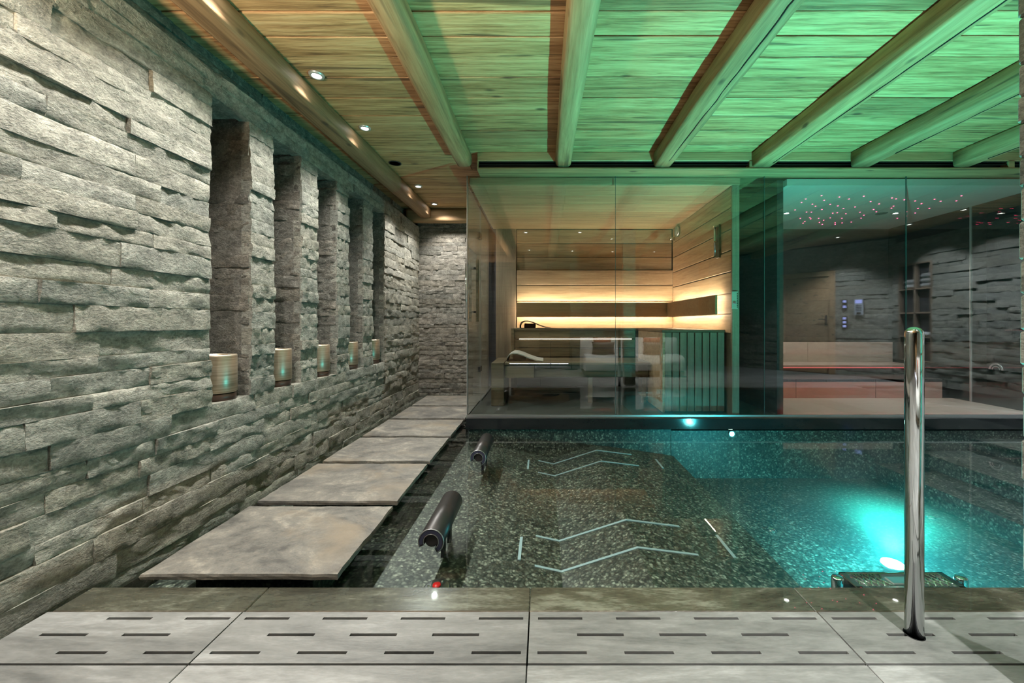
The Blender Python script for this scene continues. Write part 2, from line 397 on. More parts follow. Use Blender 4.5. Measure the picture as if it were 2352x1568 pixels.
# stone wall section and oblique door wall in the lounge, stone wall to the right
ws = struct('wall_lounge', MB().box(.64, 3.6, -2.0, -1.78, 0, ZC), M['stone_dark'], 'stone wall behind the daybeds in the lounge', 'wall')
stones(ws, (3.6, -1.72, 0), (-1, 0, 0), (0, 1, 0), 2.98, 0, 2.42, M['stone'], .3, .7, .07, .11)
c45 = math.sqrt(.5)
A = Vector((3.95, -1.99, 0)); B = Vector((6.24, .47, 0)); dirv = (A - B).normalized(); nrm = Vector((-dirv.y, dirv.x, 0))
if nrm.y < 0: nrm = -nrm
Lob = (A - B).length
mb = MB(); q = [B + dirv * 0 - nrm * .08, A - nrm * .08, A - nrm * .3, B - nrm * .3]
mb.extrude([(p.x, p.y) for p in q], 0, ZC, 'z'); wo = struct('wall_entry', mb, M['dark'], 'oblique stone wall with the pine door', 'wall')
def along(s, out=0., z=0.): p = B + dirv * s + nrm * out; return Vector((p.x, p.y, z))
D0, D1 = .88, 1.84             # door between these distances from the right corner
# u must satisfy u x n = up
uu = dirv if dirv.cross(nrm).z > 0 else -dirv
if uu == dirv: org = B; ops = [(D0, D1, 0, 2.02)]
else: org = A; ops = [(Lob - D1, Lob - D0, 0, 2.02)]
stones(wo, org, uu, nrm, Lob, 0, 2.5, M['stone'], .3, .6, .07, .11, (2.02,), ops)
wr = struct('wall_right', MB().box(XR + .06, XR + .3, -.3, 5.95, -.5, ZC), M['dark'], 'stone wall on the far right of the pool hall', 'wall')
stones(wr, (XR, .45, 0), (0, 1, 0), (-1, 0, 0), 3.3, 0, 2.4, M['stone'], .3, .7, .075, .115, (.35, 2.0), [(.12, .72, .35, 2.0)])

# ------------------------------------------------------------ floor: slotted drain tiles, plain tiles
def plate(x0, x1, y0, y1, z0, z1, slots):
    xs = sorted({x0, x1} | {round(v, 5) for s_ in slots for v in s_[:2]}); yy = sorted({y0, y1} | {round(v, 5) for s_ in slots for v in s_[2:]})
    hole = set(); mbb = MB()
    for i in range(len(xs) - 1):
        for j in range(len(yy) - 1):
            cx, cyy = (xs[i] + xs[i + 1]) / 2, (yy[j] + yy[j + 1]) / 2
            if any(s_[0] < cx < s_[1] and s_[2] < cyy < s_[3] for s_ in slots): hole.add((i, j))
    nx, ny = len(xs), len(yy); vs = [(x, y, z) for z in (z1, z0) for y in yy for x in xs]; fs = []
    id_ = lambda i, j, k: k * nx * ny + j * nx + i
    for i in range(nx - 1):
        for j in range(ny - 1):
            if (i, j) in hole: continue
            fs += [(id_(i, j, 0), id_(i + 1, j, 0), id_(i + 1, j + 1, 0), id_(i, j + 1, 0)), (id_(i, j, 1), id_(i, j + 1, 1), id_(i + 1, j + 1, 1), id_(i + 1, j, 1))]
            for di, dj, e in ((-1, 0, ((i, j), (i, j + 1))), (1, 0, ((i + 1, j), (i + 1, j + 1))), (0, -1, ((i, j), (i + 1, j))), (0, 1, ((i, j + 1), (i + 1, j + 1)))):
                ni, nj = i + di, j + dj
                if (ni, nj) in hole or not (0 <= ni < nx - 1 and 0 <= nj < ny - 1):
                    (a, b_), (c, d) = e; fs.append((id_(a, b_, 0), id_(c, d, 0), id_(c, d, 1), id_(a, b_, 1)))
    return mbb.add(vs, fs)
SEAM = [-2.033, -1.04, -.048, .947, 1.94, 2.935, 3.93, 4.925]
GY0, GY1 = 1.170, 1.378
for a, c in zip(SEAM, SEAM[1:]):
    sl = []
    for row, (yc, st, k) in enumerate(((1.3475, .03, 4), (1.277, .156, 3), (1.2075, .03, 4))):
        for i in range(k): x = a + st + .264 * i; sl.append((x, x + .15, yc - .0055, yc + .0055))
    if a < -1.8: a2 = -1.715
    else: a2 = a + .0025
    sl = [s_ for s_ in sl if s_[0] > a2 + .02]
    plate(a2, c - .0025, GY0, GY1, -.032, 0, sl).build('drain_tile', M['tile'], floor)
yrow = GY0 - .006
for r_ in range(9):
    y1, y0 = yrow - r_ * .6, yrow - (r_ + 1) * .6 + .003
    for a, c in zip([SEAM[0]] + SEAM[1:], SEAM[1:] + [6.0]):
        a2 = max(a, -1.715) + .0015
        if y1 < -4.0: continue
        MB().cbox(a2, c - .0015, max(y0, -4.19), y1, -.03, .0, .0015).build('floor_tile', M['tile'], floor)

# wet overflow ledge
ledge = struct('pool_ledge', MB().box(XL - .04, 5.0, 1.384, 1.505, -.5, -.036), M['granite'], 'wet overflow ledge along the near pool edge', 'ledge')
for a, c in zip(SEAM, SEAM[1:]):
    a2 = max(a, -1.71)
    MB().cbox(a2 + .001, c - .001, 1.384, 1.512, -.035, -.003, .003).build('ledge_stone', M['ledge'], ledge)

# ------------------------------------------------------------ pool basin and water
PY0, PY1 = 1.505, 3.74
ZF = -.46
prof = [(-1.72, -.15), (-.78, -.15), (-.40, -.175), (-.044, -.24), (.093, -.27), (.481, -.147), (.79, -.185), (1.22, -.25)]
mb = MB(); mb.extrude(prof + [(1.22, -.6), (-1.72, -.6)], PY0, PY1 + .1)
lounger = struct('pool_lounger', mb, M['granite'], 'speckled granite underwater lounger with contoured seat', 'pool bench')
pool = struct('pool_floor', MB().box(1.2, 4.9, PY0, PY1 + .3, -.62, ZF), M['granite'], 'speckled granite floor of the deep end', 'pool')
struct('pool_wall', MB().box(1.2, 4.9, PY1, PY1 + .25, -.6, -.012), M['granite'], 'far granite wall of the pool under the glass', 'pool')
struct('channel_bed', MB().box(XL - .04, -.60, PY1 + .1, YB + .06, -.4, -.15), M['granite'], 'granite bed of the water channel beside the sauna', 'pool')
struct('pool_wall_left', MB().box(-.70, 1.2, 3.745, 3.79, -.5, .0), M['granite'], 'granite wall under the kerb at the lounger end', 'pool')
steps = struct('pool_steps', MB().box(4.04, 4.9, PY0, PY1, -.6, -.09), M['granite'], 'granite pool steps rising at the right', 'steps')
for a, c, z in ((3.5, 4.04, -.20), (3.12, 3.5, -.32)): MB().cbox(a, c, PY0, PY1, -.6, z, .004).build('step', M['granite'], steps)
mb = MB(); mb.add([(-1.71, 1.386, 0), (4.88, 1.386, 0), (4.88, PY1 + .02, 0), (-.68, PY1 + .02, 0), (-.68, YB, 0), (-1.71, YB, 0), (-1.71, PY1 + .02, 0)], [(0, 1, 2, 3, 6), (3, 4, 5, 6)])
mb.build('pool_water', M['water'], None, label='still clear water of the indoor pool', cat='water', kind='stuff')

# faint haze in the deep water
hz = bpy.data.materials.new('water_haze'); hz.use_nodes = True; ht = hz.node_tree; ht.nodes.remove(ht.nodes['Principled BSDF'])
vsn = N(ht, 'ShaderNodeVolumeScatter'); vsn.inputs['Color'].default_value = (.35, .95, .95, 1); vsn.inputs['Density'].default_value = .055; vsn.inputs['Anisotropy'].default_value = .2
ht.links.new(vsn.outputs[0], ht.nodes['Material Output'].inputs['Volume'])
MB().box(1.222, 4.03, PY0 + .001, PY1 - .001, ZF + .001, -.004).build('deep_water', hz, None, label='hazy deep water around the underwater lamp', cat='water', kind='stuff')
# air channels and joint lines on the lounger
def zprof(x):
    for (a, za), (c, zc) in zip(prof, prof[1:]):
        if a <= x <= c: return za + (zc - za) * (x - a) / (c - a)
    return prof[-1][1]
def air_strip(Y, label):
    xs = [-.044, .093, .481, .79]; w = .008; top = [(x, zprof(x) + .004) for x in xs]; bot = [(x, zprof(x) - .01) for x in xs[::-1]]
    MB().extrude(top + bot, Y - w, Y + w).build('air_channel', M['white_strip'], None, label=label, cat='air channel', group='air channels set in the pool lounger')
for Y, l in ((2.03, 'white zigzag air channel in the lounger, first from the wet ledge'), (2.315, 'white zigzag air channel in the lounger, second from the wet ledge'), (3.30, 'white zigzag air channel in the lounger, second from the glass kerb'), (3.58, 'white zigzag air channel in the lounger, nearest the glass kerb')): air_strip(Y, l)
for X, Y, l in ((-.125, 2.165, 'short white air bar by the shoulder end of the ledge-side lounger'), (-.13, 3.44, 'short white air bar by the shoulder end of the kerb-side lounger'), (.99, 2.165, 'short white air bar at the foot of the ledge-side lounger'), (1.0, 3.44, 'short white air bar at the foot of the kerb-side lounger')):
    z = zprof(X); MB().box(X - .008, X + .008, Y - .11, Y + .11, z - .01, z + .004).build('air_bar', M['white_strip'], None, label=l, cat='air channel', group='short air bars in the pool lounger')

# massage button and pool jets
b_ = P(1003, 1349, 1.757); z = zprof(b_.x)
t_ = thing('massage_button', 'round steel push plate with red centre set under water', 'button', (b_.x, 1.757, z))
MB().lathe([(.0, 0), (.057, 0), (.057, .006), (.05, .009), (0, .009)], b_.x, 1.757, z).build('plate', M['steel_b'], t_)
MB().lathe([(.0, .008), (.019, .008), (.017, .018), (0, .02)], b_.x, 1.757, z).build('push_cap', M['red'], t_)
for k in range(3):
    a = 1.1 + k * 2.1; MB().lathe([(0, .008), (.006, .008), (.005, .013), (0, .014)], b_.x + .036 * math.cos(a), 1.757 + .036 * math.sin(a), z, n=10).build('screw', M['steel'], t_)
for px, py, l in ((1772, 1218, 'round steel floor jet near the lounger edge in the deep end'), (2138, 1190, 'round steel floor jet beyond the underwater lamp')):
    Y = F * (1 - ZF) / (py - VY); p = P(px, py, Y)
    j = thing('floor_jet', l, 'pool jet', (p.x, Y, ZF), 'jets in the pool floor')
    MB().lathe([(.026, 0), (.032, 0), (.032, .006), (.026, .006), (.026, 0)], p.x, Y, ZF + .001, n=20).build('rim', M['steel'], j)
    MB().lathe([(0, 0), (.02, 0), (.012, .004), (0, .005)], p.x, Y, ZF + .001, n=16).build('nozzle', M['steel_b'], j)

# head rolls
def head_roll(X, y0, y1, label):
    t_ = thing('head_roll', label, 'headrest', (X, y0, zprof(X)), 'black head rolls of the pool loungers')
    zc = .022; ro, ri = .056, .034
    a0, a1 = math.radians(-62), math.radians(205); n = 26; po = []; pi = []
    for i in range(n + 1):
        a = a0 + (a1 - a0) * i / n; po.append((X + ro * math.cos(a), zc + ro * math.sin(a))); pi.append((X + ri * math.cos(a), zc + ri * math.sin(a)))
    MB().extrude(po + pi[::-1], y0, y1, smooth=True).build('padded_roll', M['rubber'], t_)
    mid = [((a[0] * .8 + c[0] * .2), (a[1] * .8 + c[1] * .2)) for a, c in zip(po, pi)]; mid2 = [((a[0] * .15 + c[0] * .85), (a[1] * .15 + c[1] * .85)) for a, c in zip(po, pi)]
    MB().extrude(mid[1:-1] + mid2[1:-1][::-1], y0 - .004, y0 + .01).build('end_lining', M['rubber_in'], t_)
    MB().tube([(x, y0 - .002, z) for x, z in po], .003, 6).build('seam_piping', M['channel'], t_)
    MB().tube([(x, y0 - .002, z) for x, z in pi], .002, 6).build('inner_piping', M['channel'], t_)
    for yy in (y0 + .22, y1 - .06): MB().box(X - .008, X + .008, yy - .02, yy + .02, zprof(X) - .005, zc - .01).build('mounting_foot', M['blackm'], t_)
    MB().lathe([(.03, y0 + .012), (.03, y1 - .012)], X, 0, zc, n=20, axis='y').build('core_tube', M['rubber'], t_)
head_roll(-.502, 1.78, 2.19, 'black rolled head cushion of the lounger next to the wet ledge')
head_roll(-.472, 2.88, 3.33, 'black rolled head cushion of the lounger next to the glass kerb')

# stepping slabs
names = ['first', 'second', 'third', 'fourth', 'fifth', 'sixth']
for k, (a, c) in enumerate(((1.525, 2.085), (2.148, 2.715), (2.775, 3.335), (3.39, 3.955), (4.02, 4.58), (4.645, 5.25))):
    t_ = thing('stepping_slab', 'grey stone stepping slab over the water, %s from the slotted drain tiles' % names[k], 'stepping stone', (-1.16, a, -.15), 'stepping slabs over the water')
    me = MB(); nx, ny = 16, 12; x0, x1, zt, th = -1.535 + random.uniform(-.004, .004), -.79, .042, .026
    vs = []; fs = []
    def rg(i, j):
        x = x0 + (x1 - x0) * i / nx; yy = a + (c - a) * j / ny
        if i in (0, nx): x += random.uniform(-.003, .003)
        if j in (0, ny): yy += random.uniform(-.003, .003)
        return x, yy
    top = {}
    for j in range(ny + 1):
        for i in range(nx + 1):
            x, yy = rg(i, j); top[i, j] = len(vs); vs.append((x, yy, zt - (.003 if i in (0, nx) or j in (0, ny) else 0) + .0025 * noise.noise(Vector((x * 5, yy * 5, k)))))
    for j in range(ny):
        for i in range(nx): fs.append((top[i, j], top[i + 1, j], top[i + 1, j + 1], top[i, j + 1]))
    rim = [top[i, 0] for i in range(nx + 1)] + [top[nx, j] for j in range(1, ny + 1)] + [top[i, ny] for i in range(nx - 1, -1, -1)] + [top[0, j] for j in range(ny - 1, 0, -1)]
    n0 = len(vs); cx, cyy = (x0 + x1) / 2, (a + c) / 2
    for r_ in rim: x, yy, zz = vs[r_]; vs.append((x + (.004 if x > cx else -.004) * random.random(), yy + (.004 if yy > cyy else -.004) * random.random(), zt - th * .5))
    for r_ in rim: x, yy, zz = vs[r_]; vs.append((x, yy, zt - th))
    L = len(rim)
    for lv in range(2):
        for q in range(L):
            A_ = rim if lv == 0 else [n0 + z_ for z_ in range(L)]; B_ = [n0 + lv * L + z_ for z_ in range(L)]
            fs.append((A_[q], A_[(q + 1) % L], B_[(q + 1) % L], B_[q]))
    fs.append(tuple(n0 + L + q for q in range(L)))
    me.add(vs, fs); me.build('slab', M['slab'], t_)
    MB().box(-1.40, -.93, a + .08, c - .08, -.152, zt - th + .001).build('pedestal', M['granite'], t_)

# ------------------------------------------------------------ kerb, transom, glass
kerb = MB(); kerb.cbox(-.725, 5.2, 3.715, 3.80, .004, .108, .003)
struct('kerb', kerb, M['black'], 'polished black stone kerb under the glass', 'kerb')
struct('floor_sauna', MB().box(-.72, 1.86, 3.80, YB + .06, -.1, .105), M['darkfloor'], 'dark floor inside the sauna', 'floor')
struct('floor_corridor', MB().box(1.86, 7.0, 3.802, YB + .06, -.1, .105), M['darkfloor'], 'dark stone floor between sauna and steam room', 'floor')
tr = thing('trim_1', 'larch transom beam with a black slot grille above the glass', 'beam', (-.6, 3.66, 2.38), kind='structure')
MB().cbox(-.60, XR, 3.60, 3.80, 2.462, 2.545, .006).build('upper_board', M['beamx'], tr)
MB().cbox(-.60, XR, 3.59, 3.80, 2.382, 2.400, .003).build('lower_board', M['beamx'], tr)
MB().cbox(-.60, -.585, 3.59, 3.72, 2.40, 2.462, .002).build('end_cap', M['beamx'], tr)
for a, c in ((-.58, 1.86), (1.92, 4.2), (4.26, XR)):
    MB().box(a, c, 3.66, 3.70, 2.40, 2.462).build('grille_back', M['blackm'], tr)
    MB().box(a, c, 3.606, 3.612, 2.426, 2.434).build('grille_bar', M['blackm'], tr); MB().box(a, c, 3.606, 3.66, 2.452, 2.46).build('grille_bar', M['blackm'], tr)
for a in (1.862, 4.202): MB().cbox(a, a + .056, 3.595, 3.70, 2.40, 2.462, .003).build('grille_divider', M['beamx'], tr)
part = thing('glass_partition', 'frameless glass partition standing on the black kerb', 'glass wall', (2, 3.76, .108))
GS = [-.72, .68, 2.085, 3.425, 4.80]
for a, c in zip(GS, GS[1:]): MB().box(a + .002, c - .002, 3.755, 3.767, .118, 2.386).build('glass_pane', M['glass'], part)
for a in GS[1:]: MB().box(a - .0012, a + .0012, 3.7545, 3.7675, .118, 2.386).build('silicone_joint', M['glass_edge'], part)
MB().box(-.725, 5.15, 3.748, 3.7755, .106, .132).build('floor_channel', M['channel'], part)
MB().box(-.7235, -.7165, 3.752, 3.770, .118, 2.386).build('corner_joint', M['channel'], part)
# side glass with the sauna door
sd = thing('side_glass', 'fixed glass side panel of the sauna facing the far stone wall', 'glass wall', (-.72, 5.0, .106))
MB().box(-.726, -.714, 4.56, 5.50, .118, 2.386).build('glass_pane', M['glass'], sd)
MB().box(-.732, -.708, 4.56, 5.5, .106, .12).build('side_channel', M['channel'], sd)
dr = thing('sauna_door', 'glass sauna door with wooden inner and steel outer handle', 'door', (-.72, 3.8, .12))
MB().box(-.726, -.714, 3.785, 4.54, .13, 2.30).build('door_leaf', M['glass'], dr)
MB().box(-.727, -.713, 3.775, 3.783, .125, 2.32).build('edge_profile', M['channel'], dr)
MB().box(-.727, -.713, 4.543, 4.551, .125, 2.32).build('edge_profile', M['channel'], dr)
for z in (.45, 1.95): MB().cbox(-.738, -.702, 4.44, 4.56, z, z + .06, .004).build('hinge', M['blackm'], dr)
MB().cbox(-.690, -.665, 4.075, 4.115, 1.01, 1.65, .004).build('inner_handle', M['bench'], dr)
h = MB().tube([(-.775, 4.0, 1.02), (-.775, 4.0, 1.60)], .009, 12)
for z in (1.10, 1.52): h.tube([(-.775, 4.0, z), (-.72, 4.0, z)], .006, 8)
h.build('outer_handle', M['steel'], dr)
h = MB()
for z in (1.10, 1.55): h.box(-.715, -.68, 4.085, 4.105, z, z + .02)
h.build('handle_post', M['blackm'], dr)

# ------------------------------------------------------------ beams
def log_beam(name, x, y0, y1, label, w=.16, zt=ZC + .004, zb=2.402, mat=None, seed=0, axis='y', ex=.62):
    seg = 46; ns = 16; vs = []; fs = []
    for j in range(seg + 1):
        yy = y0 + (y1 - y0) * j / seg
        wob = .012 * noise.noise(Vector((seed * 9.1, yy * .8, 0))); ww = w * (1 + .10 * noise.noise(Vector((seed * 3.3, yy * .9, 4))))
        for k in range(ns):
            a = 2 * math.pi * k / ns; ca, sa = math.cos(a), math.sin(a)
            px = math.copysign(abs(ca) ** ex, ca) * ww / 2; pz = math.copysign(abs(sa) ** ex, sa) * (zt - zb) / 2
            d = 1 + .05 * noise.noise(Vector((px * 9 + seed, yy * 2.2, pz * 9)))
            p = (x + wob + px * d, yy, (zt + zb) / 2 + min(pz * d, (zt - zb) / 2))
            if axis == 'x': p = (p[1], p[0], p[2])
            vs.append(p)
    for j in range(seg):
        for k in range(ns): fs.append((j * ns + k, j * ns + (k + 1) % ns, (j + 1) * ns + (k + 1) % ns, (j + 1) * ns + k))
    fs += [tuple(range(ns)), tuple(seg * ns + k for k in range(ns))]
    m_ = MB(); m_.add(vs, fs, True); m_.sm[-2:] = [False, False]
    return m_.build(name, mat or M['beam'], None, label=label, cat='beam', group='hewn larch ceiling beams', kind='structure')
BEAMS = []
BX = [-1.575, -.715, .18, 1.07, 1.97, 2.87, 3.77, 4.67]
bl = ['hewn larch beam running along the niche wall under the ceiling', 'rounded larch ceiling beam between downlights and the first black slot grille end', 'rounded larch beam ending above the sauna glass middle', 'cracked larch beam ending above the sauna heater', 'larch beam ending at the divider of the black slot grille', 'first larch beam right of the slot grille divider', 'second larch beam right of the slot grille divider', 'third larch beam right of the slot grille divider']
for k, x in enumerate(BX):
    BEAMS.append(log_beam('ceiling_beam', x, -4.15, 5.33 if k == 0 else 3.592, bl[k], (.15, .15, .15, .165, .175, .175, .16, .16)[k], seed=k, ex=(.4, .62, .6, .34, .26, .26, .3, .3)[k]))
for k, xo, ya_, yb_ in ((3, .02, 1.2, 3.45), (4, .045, .9, 3.5), (5, .05, 1.4, 3.3), (6, .03, 2.0, 3.4)):
    pts = [(BX[k] + xo + .012 * noise.noise(Vector((q * .9, k, 0))), ya_ + (yb_ - ya_) * q / 24, 2.4025 + .001 * (q % 2)) for q in range(25)]
    MB().tube(pts, .0045, 5).build('drying_crack', M['blackm'], BEAMS[k])
log_beam('cross_beam', 5.42, XL - .1, -.66, 'short larch log over the far stone wall of the passage', .15, zb=2.36, mat=M['beamx'], seed=11, axis='x')
log_beam('cross_beam', -1.55, -2.0, 6.0, 'larch cross beam spanning the lounge behind the daybeds', .16, zb=2.36, mat=M['beamx'], seed=12, axis='x')

# ------------------------------------------------------------ downlights
def spot(loc, energy, col=(1, .97, .91), size=100, blend=.6, tilt=(0, 0), r=.025):
    l = bpy.data.lights.new('spot', 'SPOT'); l.energy = energy; l.color = col; l.spot_size = math.radians(size); l.spot_blend = blend; l.shadow_soft_size = r
    o = bpy.data.objects.new('spot', l); COL.objects.link(o); o.location = loc; o.rotation_euler = (tilt[0], tilt[1], 0); return o
def downlight(x, y, label, energy, z=ZC, tilt=(0, 0), group='recessed ceiling downlights', **kw):
    t_ = thing('downlight', label, 'ceiling light', (x, y, z - .002), group)
    MB().lathe([(.030, .004), (.026, -.004), (.030, -.010), (.043, -.008), (.046, .001), (.046, .004)], x, y, z, n=24).build('ring', M['ring'], t_)
    MB().lathe([(0, 0), (.029, 0), (.029, .003), (0, .003)], x, y, z - .004, n=20).build('lens', M['lampw'] if energy else M['lampoff'], t_)
    if energy:
        s_ = spot((x, y, z - .016), energy, tilt=tilt, **kw); s_.parent = t_; s_.matrix_parent_inverse = Matrix.Translation(-Vector((x, y, z - .002)))
dl = [(2.476, 'recessed downlight over the first niches beside the larch beam'), (3.145, 'recessed downlight between the speaker and the niche wall beam'), (4.49, 'recessed downlight just beyond the round black ceiling speaker'), (5.16, 'recessed downlight next to the far stone wall of the passage'), (1.80, 'recessed downlight over the first stepping slab'), (1.13, 'recessed downlight over the slotted drain tiles by the niche wall'), (.46, 'recessed downlight in the lounge by the niche wall')]
WALL_E = 88
for y, l in dl: downlight(-1.41, y, l, WALL_E, size=125, blend=.8, tilt=(0, -.25))
sp_ = thing('ceiling_speaker', 'round black speaker grille in the larch ceiling', 'speaker', (-1.43, 3.84, ZC))
MB().lathe([(0, 0), (.05, 0), (.055, .004), (.055, .012)], -1.43, 3.84, ZC - .006, n=28).build('grille', M['blackm'], sp_)
MB().lathe([(.050, 0), (.058, 0), (.058, .006), (.050, .006), (.050, 0)], -1.43, 3.84, ZC - .006, n=28).build('rim', M['dark'], sp_)
FLOOR_E = 30  # fill downlights added over the back of the lounge
DAY_E = 260  # extra downlights added to brighten the daybeds mirrored in the glass
for x, y, l in ((-.3, .75, 'recessed downlight over the tile floor left of the pole'), (.62, .75, 'recessed downlight over the tile floor near the steel pole'), (1.25, .22, 'recessed downlight added to brighten the daybeds by the pool'), (2.2, .22, 'recessed downlight added to brighten the second daybed'), (-.3, -.9, 'recessed fill downlight added over the lounge console'), (.62, -1.0, 'recessed fill downlight added over the round tables'), (1.5, -1.1, 'recessed fill downlight added over the lounge stone wall'), (2.4, -1.1, 'recessed fill downlight added at the end of the lounge stone wall'), (5.3, .35, 'recessed downlight in front of the pine door'), (5.72, 1.3, 'recessed downlight by the towel shelves'), (5.72, 2.1, 'recessed downlight on the right stone wall'), (5.72, 2.9, 'recessed downlight on the right stone wall near the glass')):
    downlight(x, y, l, 17 if -.5 < x < .7 and y > 0 else DAY_E if 1 < x < 2.6 and y > -.5 else 240 if x > 5 else FLOOR_E, size=75 if 1 < x < 2.6 else 110, blend=.7, col=(.80, .90, 1) if x > 5 else (.97, .97, .95))

t_ = thing('added_uplighter', 'slim added uplighter with upturned bowl, unseen beside the niche wall in the lounge', 'added light', (-1.42, .25, 0))  # unseen lamp added to throw warm light on the left ceiling
MB().lathe([(0, 0), (.15, 0), (.15, .012), (.02, .022), (0, .022)], -1.42, .25, 0).build('base', M['blackm'], t_)
MB().tube([(-1.42, .25, .02), (-1.42, .25, 1.50)], .012).build('stem', M['blackm'], t_)
MB().lathe([(0, 1.50), (.03, 1.50), (.09, 1.535), (.14, 1.60), (.135, 1.60), (.085, 1.543), (0, 1.515)], -1.42, .25, 0).build('bowl', M['steel_b'], t_)
MB().lathe([(0, 1.53), (.03, 1.53), (.03, 1.55), (0, 1.55)], -1.42, .25, 0, n=16).build('bulb', M['lampoff'], t_)
u_ = spot((-1.42, .25, 1.60), 170, (1, .82, .60), 165, .4, (math.pi, 0), .08); u_.parent = t_; u_.matrix_parent_inverse = Matrix.Translation(-Vector((-1.42, .25, 0)))
# ------------------------------------------------------------ underwater lamp
LP = Vector((1.92, 2.19, -.30))
t_ = thing('underwater_lamp', 'glowing green-white underwater lamp on the pool floor', 'pool lamp', (LP.x, LP.y, ZF))
MB().lathe([(.075, 0), (.075, .02), (.05, .03), (.035, .10), (.055, .115), (.055, .135)], LP.x, LP.y, ZF).build('housing', M['steel_b'], t_)
MB().lathe([(.05, 0), (.05, .006), (.03, .014), (0, .016)], LP.x, LP.y, ZF + .134).build('lens', M['poollens'], t_)
l = bpy.data.lights.new('pool_glow', 'POINT'); l.energy = 85; l.color = (.05, .72, .80); l.shadow_soft_size = .03
o = bpy.data.objects.new('pool_glow', l); COL.objects.link(o); o.location = (LP.x, LP.y, LP.z + .02); o.parent = t_; o.matrix_parent_inverse = Matrix.Translation(-Vector((LP.x, LP.y, ZF)))
us = spot((LP.x, LP.y, LP.z + .03), 520, (.12, 1, .78), 132, 1.0, (math.pi, 0), .03); us.parent = t_; us.matrix_parent_inverse = Matrix.Translation(-Vector((LP.x, LP.y, ZF)))
p2 = P(1682, 996, 3.72)
t_ = thing('wall_lamp', 'small cyan underwater lamp just below the kerb', 'pool lamp', (p2.x, 3.74, -.04))
MB().lathe([(.03, -.012), (.03, 0), (.022, .002)], p2.x, 3.738, -.04, axis='y', n=18).build('housing', M['steel_b'], t_)
MB().lathe([(0, -.016), (.02, -.013), (.02, -.01), (0, -.01)], p2.x, 3.738, -.04, axis='y', n=18).build('lens', M['poollens'], t_)

# ------------------------------------------------------------ poles and pool step
def pole(x, y, label):
    t_ = thing('grab_pole', label, 'handrail post', (x, y, 0), 'steel grab poles at the pool step')
    r = .0242; MB().lathe([(r, .0), (r, .962), (r * .99, .966), (r * .93, .974), (r * .75, .981), (r * .4, .9855), (0, .987)], x, y, 0, n=36).build('tube', M['steel'], t_)
    MB().lathe([(r + .0005, .0005), (r + .0035, .0005), (r + .0035, .0015), (r + .0005, .0015), (r + .0005, .0005)], x, y, 0, n=36).build('floor_collar', M['blackm'], t_)
pole(1.19, 1.278, 'polished steel grab pole standing on the slotted drain tiles')
pole(1.85, 1.278, 'polished steel grab pole beside the stone pier')
t_ = thing('pool_step', 'chrome pool ladder step with raised tread pattern', 'pool step', (1.47, 1.6, -.06))
zs, ya, yb2 = -.055, 1.585, 1.69
f_ = MB()
for a, c in ((ya, ya + .012), (yb2 - .012, yb2)): f_.cbox(1.25, 1.69, a, c, zs - .02, zs, .003)
for x in (1.25, 1.66): f_.cbox(x, x + .03, ya, yb2, zs - .02, zs, .003)
f_.build('tread_frame', M['steel'], t_)
MB().box(1.26, 1.68, ya + .005, yb2 - .005, zs - .018, zs - .008).build('tread_plate', M['steel_b'], t_)
for cx in (1.345, 1.60):
    for sgn in (-1, 1):
        for k in range(5):
            x = cx - .05 + k * .025; g_ = MB(); g_.tube([(x - .02 * sgn, ya + .014, zs - .005), (x + .02 * sgn, yb2 - .014, zs - .005)], .0035, 6); g_.build('tread_ridge', M['steel'], t_)
MB().cbox(1.42, 1.53, ya + .03, yb2 - .03, zs - .01, zs - .002, .003).build('centre_plate', M['steel_b'], t_)
for x in (1.215, 1.725): MB().lathe([(0, -.11), (.022, -.11), (.022, -.006), (.018, 0), (0, 0)], x, 1.645, zs + .008, n=24).build('end_post', M['steel'], t_)
for x0_, x1_ in ((1.215, 1.26), (1.68, 1.725)): MB().box(x0_, x1_, 1.625, 1.665, zs - .03, zs - .012).build('joint_arm', M['blackm'], t_)
for x in (1.215, 1.725): MB().box(x - .012, x + .012, 1.508, 1.645, zs - .09, zs - .07).build('bracket', M['blackm'], t_)

# stone pier at the right edge
pr = struct('stone_pier', MB().box(1.375, 1.46, .98, 1.06, 0, ZC - .02), M['dark'], 'slim stone-clad pier beside the pool steps', 'pier')
z = 0
while z < 2.45:
    h_ = min(random.uniform(.07, .13), 2.5 - z); lean = .014 * (1.4 - z) / 1.4
    MB().cbox(1.291 + lean + random.uniform(-.004, .004), 1.49, .955 + random.uniform(-.004, .004), 1.085, z, z + h_ - .002, .006).build('stone', M['stone'], pr); z += h_

# ------------------------------------------------------------ niche lanterns
for k, (a, c) in enumerate(NICHE):
    x, y = XL - .095, (a + c) / 2 + .01
    t_ = thing('bronze_lantern', 'banded bronze cylinder lantern in the %s niche from the drain tiles' % names[k], 'lantern', (x, y, ZS), 'bronze lanterns in the wall niches')
    MB().lathe([(0, 0), (.088, 0), (.088, .036), (.083, .038), (0, .038)], x, y, ZS - .001, n=40).build('base', M['bronze_base'], t_)
    MB().lathe([(.088, .04), (.092, .045), (.0925, .12), (.092, .245), (.089, .252), (.084, .252), (.084, .06), (0, .06)], x, y, ZS, n=44).build('shade', M['bronze'], t_)

